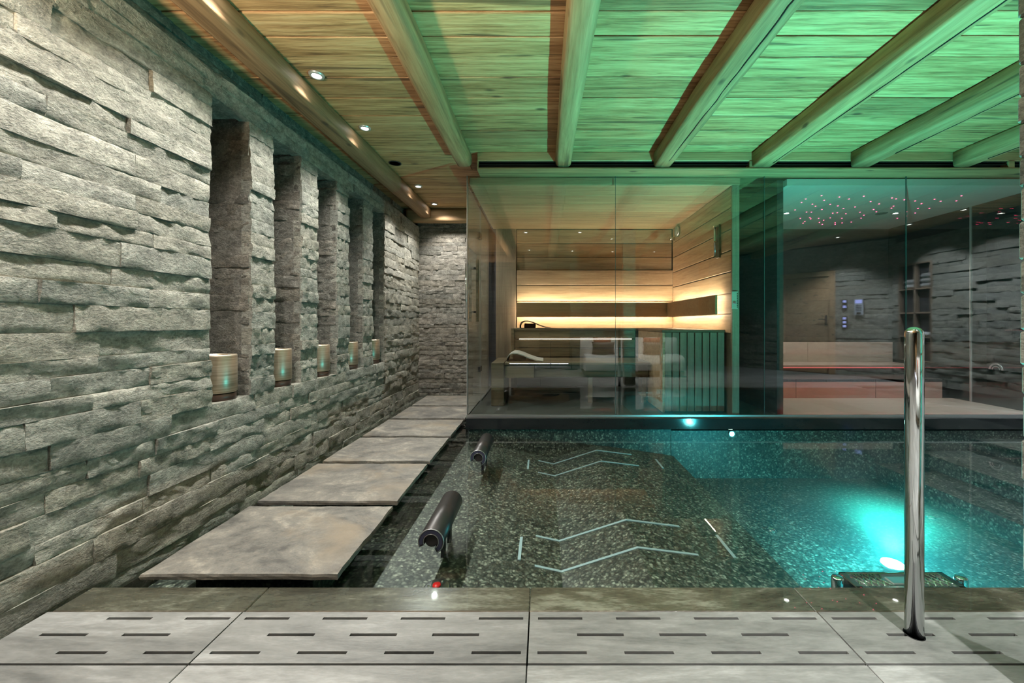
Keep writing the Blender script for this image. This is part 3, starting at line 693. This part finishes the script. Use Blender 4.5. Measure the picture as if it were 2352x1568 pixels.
# ------------------------------------------------------------ sauna
SX0, SX1, SY0, SY1, SZ0, SZ1 = -.70, 1.80, 3.80, YB, .105, 2.31
sc = struct('sauna_ceiling', MB().box(-.71, 1.88, 3.80, SY1 + .05, SZ1 + .02, SZ1 + .07), M['sauna'], 'planked sauna ceiling', 'ceiling')
y = SY0
for k in range(6):
    w = (SY1 - SY0) / 6; MB().cbox(SX0, SX1 + .02, y, y + w - .009, SZ1, SZ1 + .022, .004).build('plank', M['sauna'], sc); y += w
MB().cbox(SX0, SX1 + .07, SY0 - .015, SY0 - .001, SZ1 - .0, SZ1 + .07, .003).build('front_trim', M['sauna'], sc)
sb = struct('sauna_back_wall', MB().box(SX0 + .33, SX1 + .02, SY1 + .03, SY1 + .058, SZ0, SZ1), M['dark'], 'planked back wall of the sauna with lit band', 'wall')
XBW = -.37
hs = [.905, 1.02]; 
for z0, z1, pr_ in ((.90, 1.085, 0), (1.085, 1.30, 0), (1.30, 1.525, 0), (1.525, 1.735, 0), (1.735, 1.92, .045), (1.92, 2.11, .045), (2.11, 2.31, .045)):
    MB().cbox(XBW, SX1, SY1 - .03 + pr_, SY1 + .03, z0 + .003, z1 - .005, .004).build('plank', M['sauna'], sb)
MB().cbox(XBW, SX1 - .085, SY1 - .135, SY1 - .112, 1.08, 1.275, .004).build('back_band', M['band'], sb)
MB().box(XBW + .02, SX1 - .10, SY1 - .110, SY1 - .095, 1.258, 1.266).build('led_strip', M['led_warm'], sb)
MB().box(XBW + .02, SX1 - .10, SY1 - .110, SY1 - .095, 1.089, 1.097).build('led_strip', M['led_warm'], sb)
MB().cbox(SX0 + .04, XBW - .01, SY1 - .03, SY1 + .03, SZ0, SZ1, .003).build('corner_panel', M['slatw'], sb)
sr = struct('sauna_side_wall', MB().box(SX1 + .022, SX1 + .06, SY0, SY1 + .05, SZ0, SZ1 + .02), M['slatw'], 'planked right wall of the sauna', 'wall')
z = SZ1
for k in range(8):
    h_ = .205; MB().cbox(SX1, SX1 + .024, SY0 + .02, SY1 - .03, max(z - h_ + .006, .9), z - .003, .004).build('plank', M['saunay'], sr); z -= h_
    if z < 1: break
MB().cbox(SX1 - .004, SX1 + .065, SY0 - .014, SY0 + .014, SZ0, SZ1 - .001, .003).build('front_post', M['slatw'], sr)
MB().cbox(SX1 - .108, SX1 - .085, SY0 + .12, SY1 - .112, 1.08, 1.275, .004).build('side_band', M['band'], sr)
MB().box(SX1 - .083, SX1 - .068, SY0 + .2, SY1 - .13, 1.258, 1.266).build('led_strip', M['led_warm'], sr)
MB().box(SX1 - .083, SX1 - .068, SY0 + .2, SY1 - .13, 1.089, 1.097).build('led_strip', M['led_warm'], sr)
# benches
ub = thing('upper_bench', 'upper sauna bench along the lit back wall', 'bench', (.5, 5.2, .105))
for k in range(5): MB().cbox(-.36, SX1 - .005, 4.95 + k * .118, 4.95 + k * .118 + .11, .905, .93, .003).build('seat_slat', M['bench'], ub)
for z in (.58, .69, .80): MB().cbox(-.36, 1.14, 4.965, 4.985, z, z + .1, .003).build('riser_board', M['bench'], ub)
MB().cbox(-.40, -.362, 4.93, 5.52, .105, .93, .004).build('end_panel', M['bench'], ub)
MB().box(-.30, 1.1, 4.955, 4.963, .795, .80).build('led_strip', M['led_dim'], ub)
lb = thing('lower_bench', 'lower sauna bench with dark end panel', 'bench', (.4, 4.6, .105))
for k in range(5): MB().cbox(-.42, 1.16, 4.31 + k * .122, 4.31 + k * .122 + .114, .545, .57, .003).build('seat_slat', M['bench'], lb)
MB().cbox(-.56, -.425, 4.28, 4.92, .105, .57, .004).build('end_panel', M['bench'], lb)
MB().cbox(-.42, -.1, 4.33, 4.9, .40, .54, .004).build('corner_box', M['bench'], lb)
MB().cbox(-.10, 1.16, 4.40, 4.42, .40, .54, .004).build('apron', M['bench'], lb)
for x in (.5, 1.1): MB().cbox(x, x + .05, 4.45, 4.5, .105, .545, .003).build('leg', M['bench'], lb)
def curved_rest(x, y0, y1, z, s_, label, mat):
    pts = [(0, 0), (.0, .045), (.02, .08), (.06, .098), (.11, .096), (.17, .078), (.24, .048), (.32, .020), (.40, .006)]
    top = [(x + a * s_, z + c * s_) for a, c in pts]; low = [(x + a * s_, z + max(0.001, c * s_ - .012)) for a, c in pts[1:]][::-1]
    t_ = thing('curved_headrest', label, 'headrest', (x, y0, z), 'curved wooden sauna headrests')
    MB().extrude(top + low, y0, y1).build('curved_shell', mat, t_)
    MB().cbox(x + .05 * s_, x + .2 * s_, (y0 + y1) / 2 - .01, (y0 + y1) / 2 + .01, z + .0005, z + .06 * s_, .002).build('rib', mat, t_)
curved_rest(-.30, 5.02, 5.4, .931, 1.0, 'curved wooden headrest on the upper sauna bench', M['bench'])
curved_rest(-.40, 4.4, 4.8, .571, 1.0, 'curved pale headrest on the lower sauna bench', M['pearl'])
# heater enclosure
he = thing('heater_enclosure', 'slatted wooden heater cover at the right end of the sauna', 'heater cover', (1.5, 4.4, .105))
for k in range(8):
    x = 1.20 + k * .0745; MB().cbox(x, x + .066, 3.93, 3.955, .125, .905, .003).build('slat', M['slatw'], he)
MB().box(1.205, 1.79, 3.965, 4.9, .12, .90).build('core', M['blackm'], he)
MB().cbox(1.175, 1.199, 3.93, 4.93, .115, .905, .003).build('side_board', M['sauna'], he)
MB().cbox(1.17, 1.795, 3.925, 4.94, .906, .93, .003).build('cover_board', M['bench'], he)
# small fittings on the sauna wall
t_ = thing('sauna_gauge', 'round chrome thermometer on the sauna side wall', 'thermometer', (SX1, 5.33, 1.0))
c_ = (SX1 - .001, 5.30, 2.26 - .045)
MB().lathe([(.07, 0), (.07, -.03), (.062, -.036), (.058, -.03)], *c_, axis='x', n=30).build('case', M['steel_b'], t_)
MB().lathe([(0, -.031), (.058, -.031), (.058, -.028), (0, -.028)], *c_, axis='x', n=30).build('dial', plain('dial_white', (.7, .72, .75), .3), t_)
MB().box(SX1 - .034, SX1 - .032, 5.298, 5.302, 2.215, 2.26).build('needle', M['blackm'], t_)
t_ = thing('heat_sensor', 'small chrome heat sensor on the sauna side wall', 'sensor', (SX1, 5.45, 2.08))
MB().lathe([(.022, 0), (.022, -.06), (.018, -.07), (0, -.07)], SX1, 5.45, 2.15, axis='x', n=18).build('capsule', M['steel'], t_)
t_ = thing('sand_timer', 'slim sauna sand timer on a wooden board with chrome fittings', 'sand timer', (SX1, 4.1, 1.7))
MB().cbox(SX1 - .02, SX1 - .001, 4.04, 4.10, 1.66, 2.0, .003).build('backing', M['bench'], t_)
h = MB().tube([(SX1 - .04, 4.085, 1.68), (SX1 - .04, 4.085, 1.98)], .012, 10); h.build('glass_tube', M['steel'], t_)
for z in (1.67, 1.83, 1.985): MB().cbox(SX1 - .056, SX1 - .02, 4.068, 4.102, z - .008, z + .008, .002).build('clamp', M['steel'], t_)
t_ = thing('sauna_control', 'pale control box on the sauna front post', 'control unit', (SX1 + .03, 3.78, 1.1))
MB().cbox(SX1 - .012, SX1 + .045, 3.775, 3.786, 1.13, 1.30, .003).build('case', plain('control_beige', (.45, .40, .33), .5), t_)
MB().lathe([(.016, 0), (.016, -.006), (.012, -.008), (0, -.008)], SX1 + .010, 3.775, 1.19, axis='y', n=18).build('knob', M['steel_b'], t_)
v_ = MB()
for k in range(9): v_.box(SX1 + .034, SX1 + .044, 3.772, 3.776, 1.145 + k * .016, 1.153 + k * .016)
v_.build('vent_fins', M['blackm'], t_)

# ------------------------------------------------------------ steam room
TX0, TX1 = 2.325, 4.83
struct('steam_left_wall', MB().box(TX0 - .06, TX0, 3.86, YB + .05, .105, 2.38), M['dark'], 'dark left wall of the steam room', 'wall')
stc = struct('steam_ceiling', MB().box(TX0, TX1, 3.80, YB + .05, SZ1, SZ1 + .06), M['steamceil'], 'smooth pale steam room ceiling with red star lights', 'ceiling')
struct('steam_back_wall', MB().box(TX0, XR, YB, YB + .055, .105, ZC), M['darkfloor'], 'dark back wall of the steam room', 'wall')
struct('steam_floor', MB().box(TX0, TX1, 3.802, 4.70, .105, .112), M['steamtile'], 'pale tiled floor of the steam room', 'floor')
sgp = thing('steam_side_glass', 'glass side wall of the steam room with a pale vertical joint', 'glass wall', (TX1, 4.5, .105))
MB().box(TX1 - .006, TX1 + .006, 3.80, 4.496, .112, SZ1).build('glass_pane', M['glass'], sgp); MB().box(TX1 - .006, TX1 + .006, 4.504, YB, .112, SZ1).build('glass_pane', M['glass'], sgp)
MB().box(TX1 - .01, TX1 + .01, 4.496, 4.504, .112, SZ1).build('joint', M['steamceil'], sgp)
bnch = thing('steam_bench', 'two-tier tiled steam room bench with backrest and pink strip light', 'bench', (3.5, 5.1, .105))
for a, c in ((2.33, 2.98), (2.984, 3.92), (3.924, 4.71)): MB().cbox(a, c, 4.70, 4.72, .105, .335, .002).build('front_tile', M['steamtile'], bnch)
MB().cbox(2.33, 4.71, 4.70, 5.5, .30, .337, .002).build('step_top', M['darkfloor'], bnch)
MB().box(2.33, 4.80, 5.12, 5.14, .337, .43).build('riser', M['darkfloor'], bnch)
MB().cbox(2.33, 4.80, 5.08, 5.5, .43, .462, .003).build('seat_top', M['steamtile'], bnch)
for a, c in ((2.33, 2.685), (2.689, 3.63), (3.634, 4.80)): MB().cbox(a, c, 5.47, 5.50, .462, .735, .002).build('backrest_tile', M['steamtile'], bnch)
MB().box(2.34, 4.78, 5.09, 5.10, .422, .428).build('led_strip', M['led_red'], bnch)
MB().box(2.34, 4.7, 3.7765, 3.7785, .112, .129).build('led_strip', M['led_floor'], bnch)
MB().box(2.34, 3.2, YB - .01, YB - .002, .895, .900).build('led_strip', M['led_red'], bnch)
SP = [(371, 208), (545, 222), (640, 241), (784, 214), (217, 241), (397, 254), (175, 275), (281, 292), (312, 312), (456, 294), (530, 309), (851, 267), (934, 289), (1060, 231), (1100, 240), (1181, 249), (1287, 260), (1349, 287), (1477, 244), (1537, 263), (1691, 259), (1740, 210), (699, 319), (585, 335), (374, 344), (112, 348), (224, 369), (271, 370), (480, 380), (525, 375), (609, 385), (747, 370), (880, 344), (907, 366), (1075, 311), (1055, 331), (1314, 334), (1426, 333), (1288, 378), (785, 400), (758, 429), (570, 430), (456, 426), (343, 431), (256, 423), (265, 435), (163, 431), (207, 462), (190, 478), (350, 470), (392, 449), (378, 490), (504, 474), (504, 490), (572, 475), (662, 467), (1113, 430), (1200, 366), (1200, 408)]
stm = MB().lathe([(0, -.003), (.006, -.003), (.006, 0), (0, 0)], 0, 0, 0, n=8).mesh('star_light'); stm.materials.append(M['star'])
for q, (a, c) in enumerate(SP):
    px, py = 1800 + a / 4.261, 400 + c / 4.261; Y = F * (SZ1 - 1) / (VY - py); X = (px - VX) / F * Y
    if not (3.83 < Y < YB - .02 and TX0 + .02 < X < TX1 - .02): continue
    o = bpy.data.objects.new('star_light', stm); COL.objects.link(o); o.location = (X, Y, SZ1 - .0005)
    tag(o, 'tiny red star light in the pale steam room ceiling', 'star light', 'red star lights in the steam room ceiling')
t_ = thing('steam_vent', 'round grey vent in the steam room ceiling', 'vent', (3.6, 5.1, SZ1)); p_ = P(2025, 490, F * (SZ1 - 1) / (VY - 490))
MB().lathe([(0, -.004), (.05, -.004), (.06, 0)], p_.x, p_.y, SZ1, n=20).build('cover', plain('grey_vent', (.2, .2, .2), .5), t_)
t_ = thing('wash_fitting', 'chrome half-round fitting low on the steam room glass', 'fitting', (TX1 - .01, 4.25, .5))
MB().tube([(TX1 - .012, 4.18 + .06 * (1 - math.cos(a)), .50 + .06 * math.sin(a)) for a in [math.pi * k / 12 for k in range(13)]], .008, 8).build('arch', M['steel_b'], t_)
MB().tube([(TX1 - .012, 4.205 + .035 * (1 - math.cos(a)), .50 + .035 * math.sin(a)) for a in [math.pi * k / 12 for k in range(13)]], .004, 8).build('inner_arch', M['steel_b'], t_)

for x, y, l in ((2.9, 4.75, 'recessed steam room downlight near the tiled left wall'), (4.2, 4.75, 'recessed steam room downlight near the glass side wall')): downlight(x, y, l, 45, z=SZ1, size=110, blend=.7, col=(1, .78, .7))
# ------------------------------------------------------------ lounge (seen mirrored in the glass)
def pillow_mesh(w, h, d, seed):
    nx = ny = 10; vs = []; fs = []
    for s_ in (1, -1):
        for j in range(ny + 1):
            for i in range(nx + 1):
                u, v = i / nx * 2 - 1, j / ny * 2 - 1; e = max(0, (1 - u ** 4) * (1 - v ** 4)) ** .5
                px = u * w / 2 * (1 - .09 * (1 - v * v)); pz = v * h / 2 * (1 - .09 * (1 - u * u))
                vs.append((px, s_ * d / 2 * e, pz + h / 2))
    n_ = (nx + 1) * (ny + 1)
    for b_ in (0, n_):
        for j in range(ny):
            for i in range(nx): q = b_ + j * (nx + 1) + i; fs.append((q, q + 1, q + nx + 2, q + nx + 1))
    m_ = MB(); m_.add(vs, fs, True); return m_.mesh('cushion')
def daybed(x0, x1, tags):
    t_ = thing('daybed', tags[0], 'daybed', ((x0 + x1) / 2, -.2, 0), 'daybeds in the lounge')
    prof_ = [(-.30, .10), (.16, .10), (.215, .16), (.225, .26), (.19, .34), (.10, .385), (-.30, .395)]
    MB().extrude(prof_, x0, x1, 'x', True).build('seat', M['fabric'], t_)
    bk = [(-.30, .10), (-.26, .40), (-.28, .62), (-.31, .69), (-.36, .71), (-.42, .69), (-.45, .6), (-.46, .10)]
    MB().extrude(bk, x0 - .05, x1 + .02, 'x', True).build('backrest', M['fabric'], t_)
    MB().cbox(x0 - .02, x1, -.46, .20, .045, .10, .006).build('plinth', M['bench'], t_)
    for x in (x0 + .05, x1 - .09):
        for yy in (-.42, .12): MB().cbox(x, x + .04, yy, yy + .04, 0, .046, .003).build('foot', M['blackm'], t_)
    cx = (x0 + x1) / 2
    for me_, mat, dy, dz, l, tilt, sc_ in (('a', M['rust'], -.185, .40, tags[1], .06, (.36, .32)), ('b', M['taupe'], -.045, .398, tags[2], .08, (.44, .24))):
        c_ = obj('cushion', pillow_mesh(sc_[0], sc_[1], .11, 1), mat, None, label=l, cat='cushion', group='cushions on the daybeds'); c_.location = (cx - .06, dy, dz); c_.rotation_euler = (tilt, 0, 0)
daybed(.78, 1.62, ('pale grey daybed beside the round tables', 'rust red cushion on the daybed beside the round tables', 'taupe cushion on the daybed beside the round tables'))
daybed(1.74, 2.60, ('pale grey daybed beside the stone pier end', 'rust red cushion on the daybed beside the pier', 'taupe cushion on the daybed beside the pier'))
for x, y, h_, l in ((.60, -1.05, .50, 'lower thin round metal side table'), (.16, -1.25, .58, 'taller thin round metal side table')):
    t_ = thing('side_table', l, 'side table', (x, y, 0), 'thin round metal side tables')
    MB().lathe([(0, 0), (.14, 0), (.14, .008), (0, .008)], x, y, .0005, n=28).build('base', M['blackm'], t_)
    MB().tube([(x, y, .008), (x, y, h_)], .009, 10).build('stem', M['blackm'], t_)
    MB().lathe([(0, 0), (.19, 0), (.19, .010), (0, .010)], x, y, h_, n=32).build('top', M['blackm'], t_)
t_ = thing('wood_console', 'larch console with drawers and light strip beneath in the lounge', 'cabinet', (-.1, -1.75, 0))
MB().cbox(-.80, .60, -2.0, -1.66, .07, .80, .004).build('body', M['doorwood'], t_)
MB().cbox(-.82, .62, -2.01, -1.63, .80, .84, .004).build('top', M['beamx'], t_)
for r_ in range(3):
    for k in range(2): d_ = MB().cbox(-.79 + k * .70, -.10 + k * .69, -1.66, -1.64, .10 + r_ * .235, .32 + r_ * .235, .004).build('drawer', M['doorwood'], t_); MB().box(-.55 + k * .70, -.35 + k * .70, -1.64, -1.63, .20 + r_ * .235, .21 + r_ * .235).build('handle', M['blackm'], d_)
MB().box(-.78, .58, -1.68, -1.67, .05, .062).build('led_strip', M['led_cool'], t_)
MB().cbox(-.76, .56, -1.95, -1.72, 0, .07, .003).build('plinth', M['blackm'], t_)
# pine door, switches and intercom on the oblique wall
dd = thing('pine_door', 'pine plank door with black handle in the oblique stone wall', 'door', tuple(along((D0 + D1) / 2)))
def obox(s0, s1, o0, o1, z0, z1, c=.003):
    m_ = MB().cbox(s0, s1, o0, o1, z0, z1, c); m_.v = [tuple(along(p[0], p[1], p[2])) for p in m_.v]; return m_
obox(D0, D0 + .1, -.06, .03, 0, 2.01).build('frame_post', M['doorwood'], dd); obox(D1 - .1, D1, -.06, .03, 0, 2.01).build('frame_post', M['doorwood'], dd)
obox(D0 + .1, D1 - .1, -.06, .03, 1.91, 2.01).build('frame_head', M['doorwood'], dd)
for k in range(8): obox(D0 + .1, D1 - .1, -.06, .0, .01 + k * .2375, .01 + (k + 1) * .2375 - .004).build('door_plank', M['doorwood'], dd)
obox(D0 + .13, D0 + .165, 0, .012, .95, 1.15).build('handle_plate', M['blackm'], dd); obox(D0 + .14, D0 + .27, .03, .045, 1.06, 1.075).build('handle', M['blackm'], dd)
t_ = thing('intercom', 'pale intercom panel with blue screen on the stone wall', 'intercom', tuple(along(.50, .03, 1.1)))
obox(.45, .58, .02, .055, 1.14, 1.44, .008).build('case', M['panel'], t_); obox(.465, .565, .055, .057, 1.36, 1.425).build('screen', M['screen'], t_)
kp = MB()
for a in range(3):
    for c in range(4): q = obox(.475 + a * .03, .495 + a * .03, .055, .060, 1.215 + c * .03, 1.235 + c * .03, .002); kp.add(q.v, q.f)
kp.build('keypad', M['blackm'], t_); obox(.48, .55, .055, .06, 1.16, 1.195).build('speaker_slot', M['blackm'], t_)
for z0, z1, l in ((1.37, 1.44, 'dark square wall switch, upper one beside the pine door'), (1.27, 1.34, 'square blue-lit thermostat beside the pine door'), (.90, 1.12, 'tall blue-lit switch plate beside the door handle')):
    t_ = thing('wall_switch', l, 'switch', tuple(along(.70, .03, z0)), 'switches beside the pine door')
    obox(.69, .77, .02, .035, z0, z1).build('plate', M['blackm'], t_)
    n_ = 3 if z1 - z0 > .1 else 1
    for k in range(n_): zz = z0 + (z1 - z0) * (k + .5) / n_; obox(.705, .755, .035, .038, zz - .022, zz + .022).build('indicator', M['screen'], t_)
# towel shelf set in the right wall
t_ = thing('towel_shelf', 'dark wooden towel shelf set into the stone wall', 'shelf', (XR, .87, .35))
MB().box(XR + .30, XR + .32, .57, 1.17, .35, 2.0).build('back', M['slatw'], t_)
for yy in (.57, 1.14, .86): MB().cbox(XR - .01, XR + .3, yy, yy + .028, .35, 2.0, .003).build('upright', M['slatw'], t_)
for z in (.35, .75, 1.15, 1.55, 1.975): MB().cbox(XR - .01, XR + .3, .598, 1.14, z, z + .025, .003).build('shelf_board', M['slatw'], t_)
k = 0
for yy, z, l in ((.63, 1.575, 'folded white towel at the bottom of the stack of two on the shelf'), (.63, 1.655, 'folded white towel on top of the stack of two on the shelf'), (.92, 1.575, 'folded white towel at the bottom of the stack of three on the shelf'), (.92, 1.655, 'folded white towel in the middle of the stack of three'), (.92, 1.735, 'folded white towel on top of the stack of three'), (.63, .775, 'single folded white towel low on the shelf next to the oblique wall'), (.92, .775, 'single folded white towel low on the shelf away from the oblique wall')):
    m_ = MB(); m_.cbox(XR + .02, XR + .26, yy, yy + .2, z + .001, z + .078, .03)
    m_.build('folded_towel', M['towel'], None, label=l, cat='towel', group='folded towels on the wall shelf')
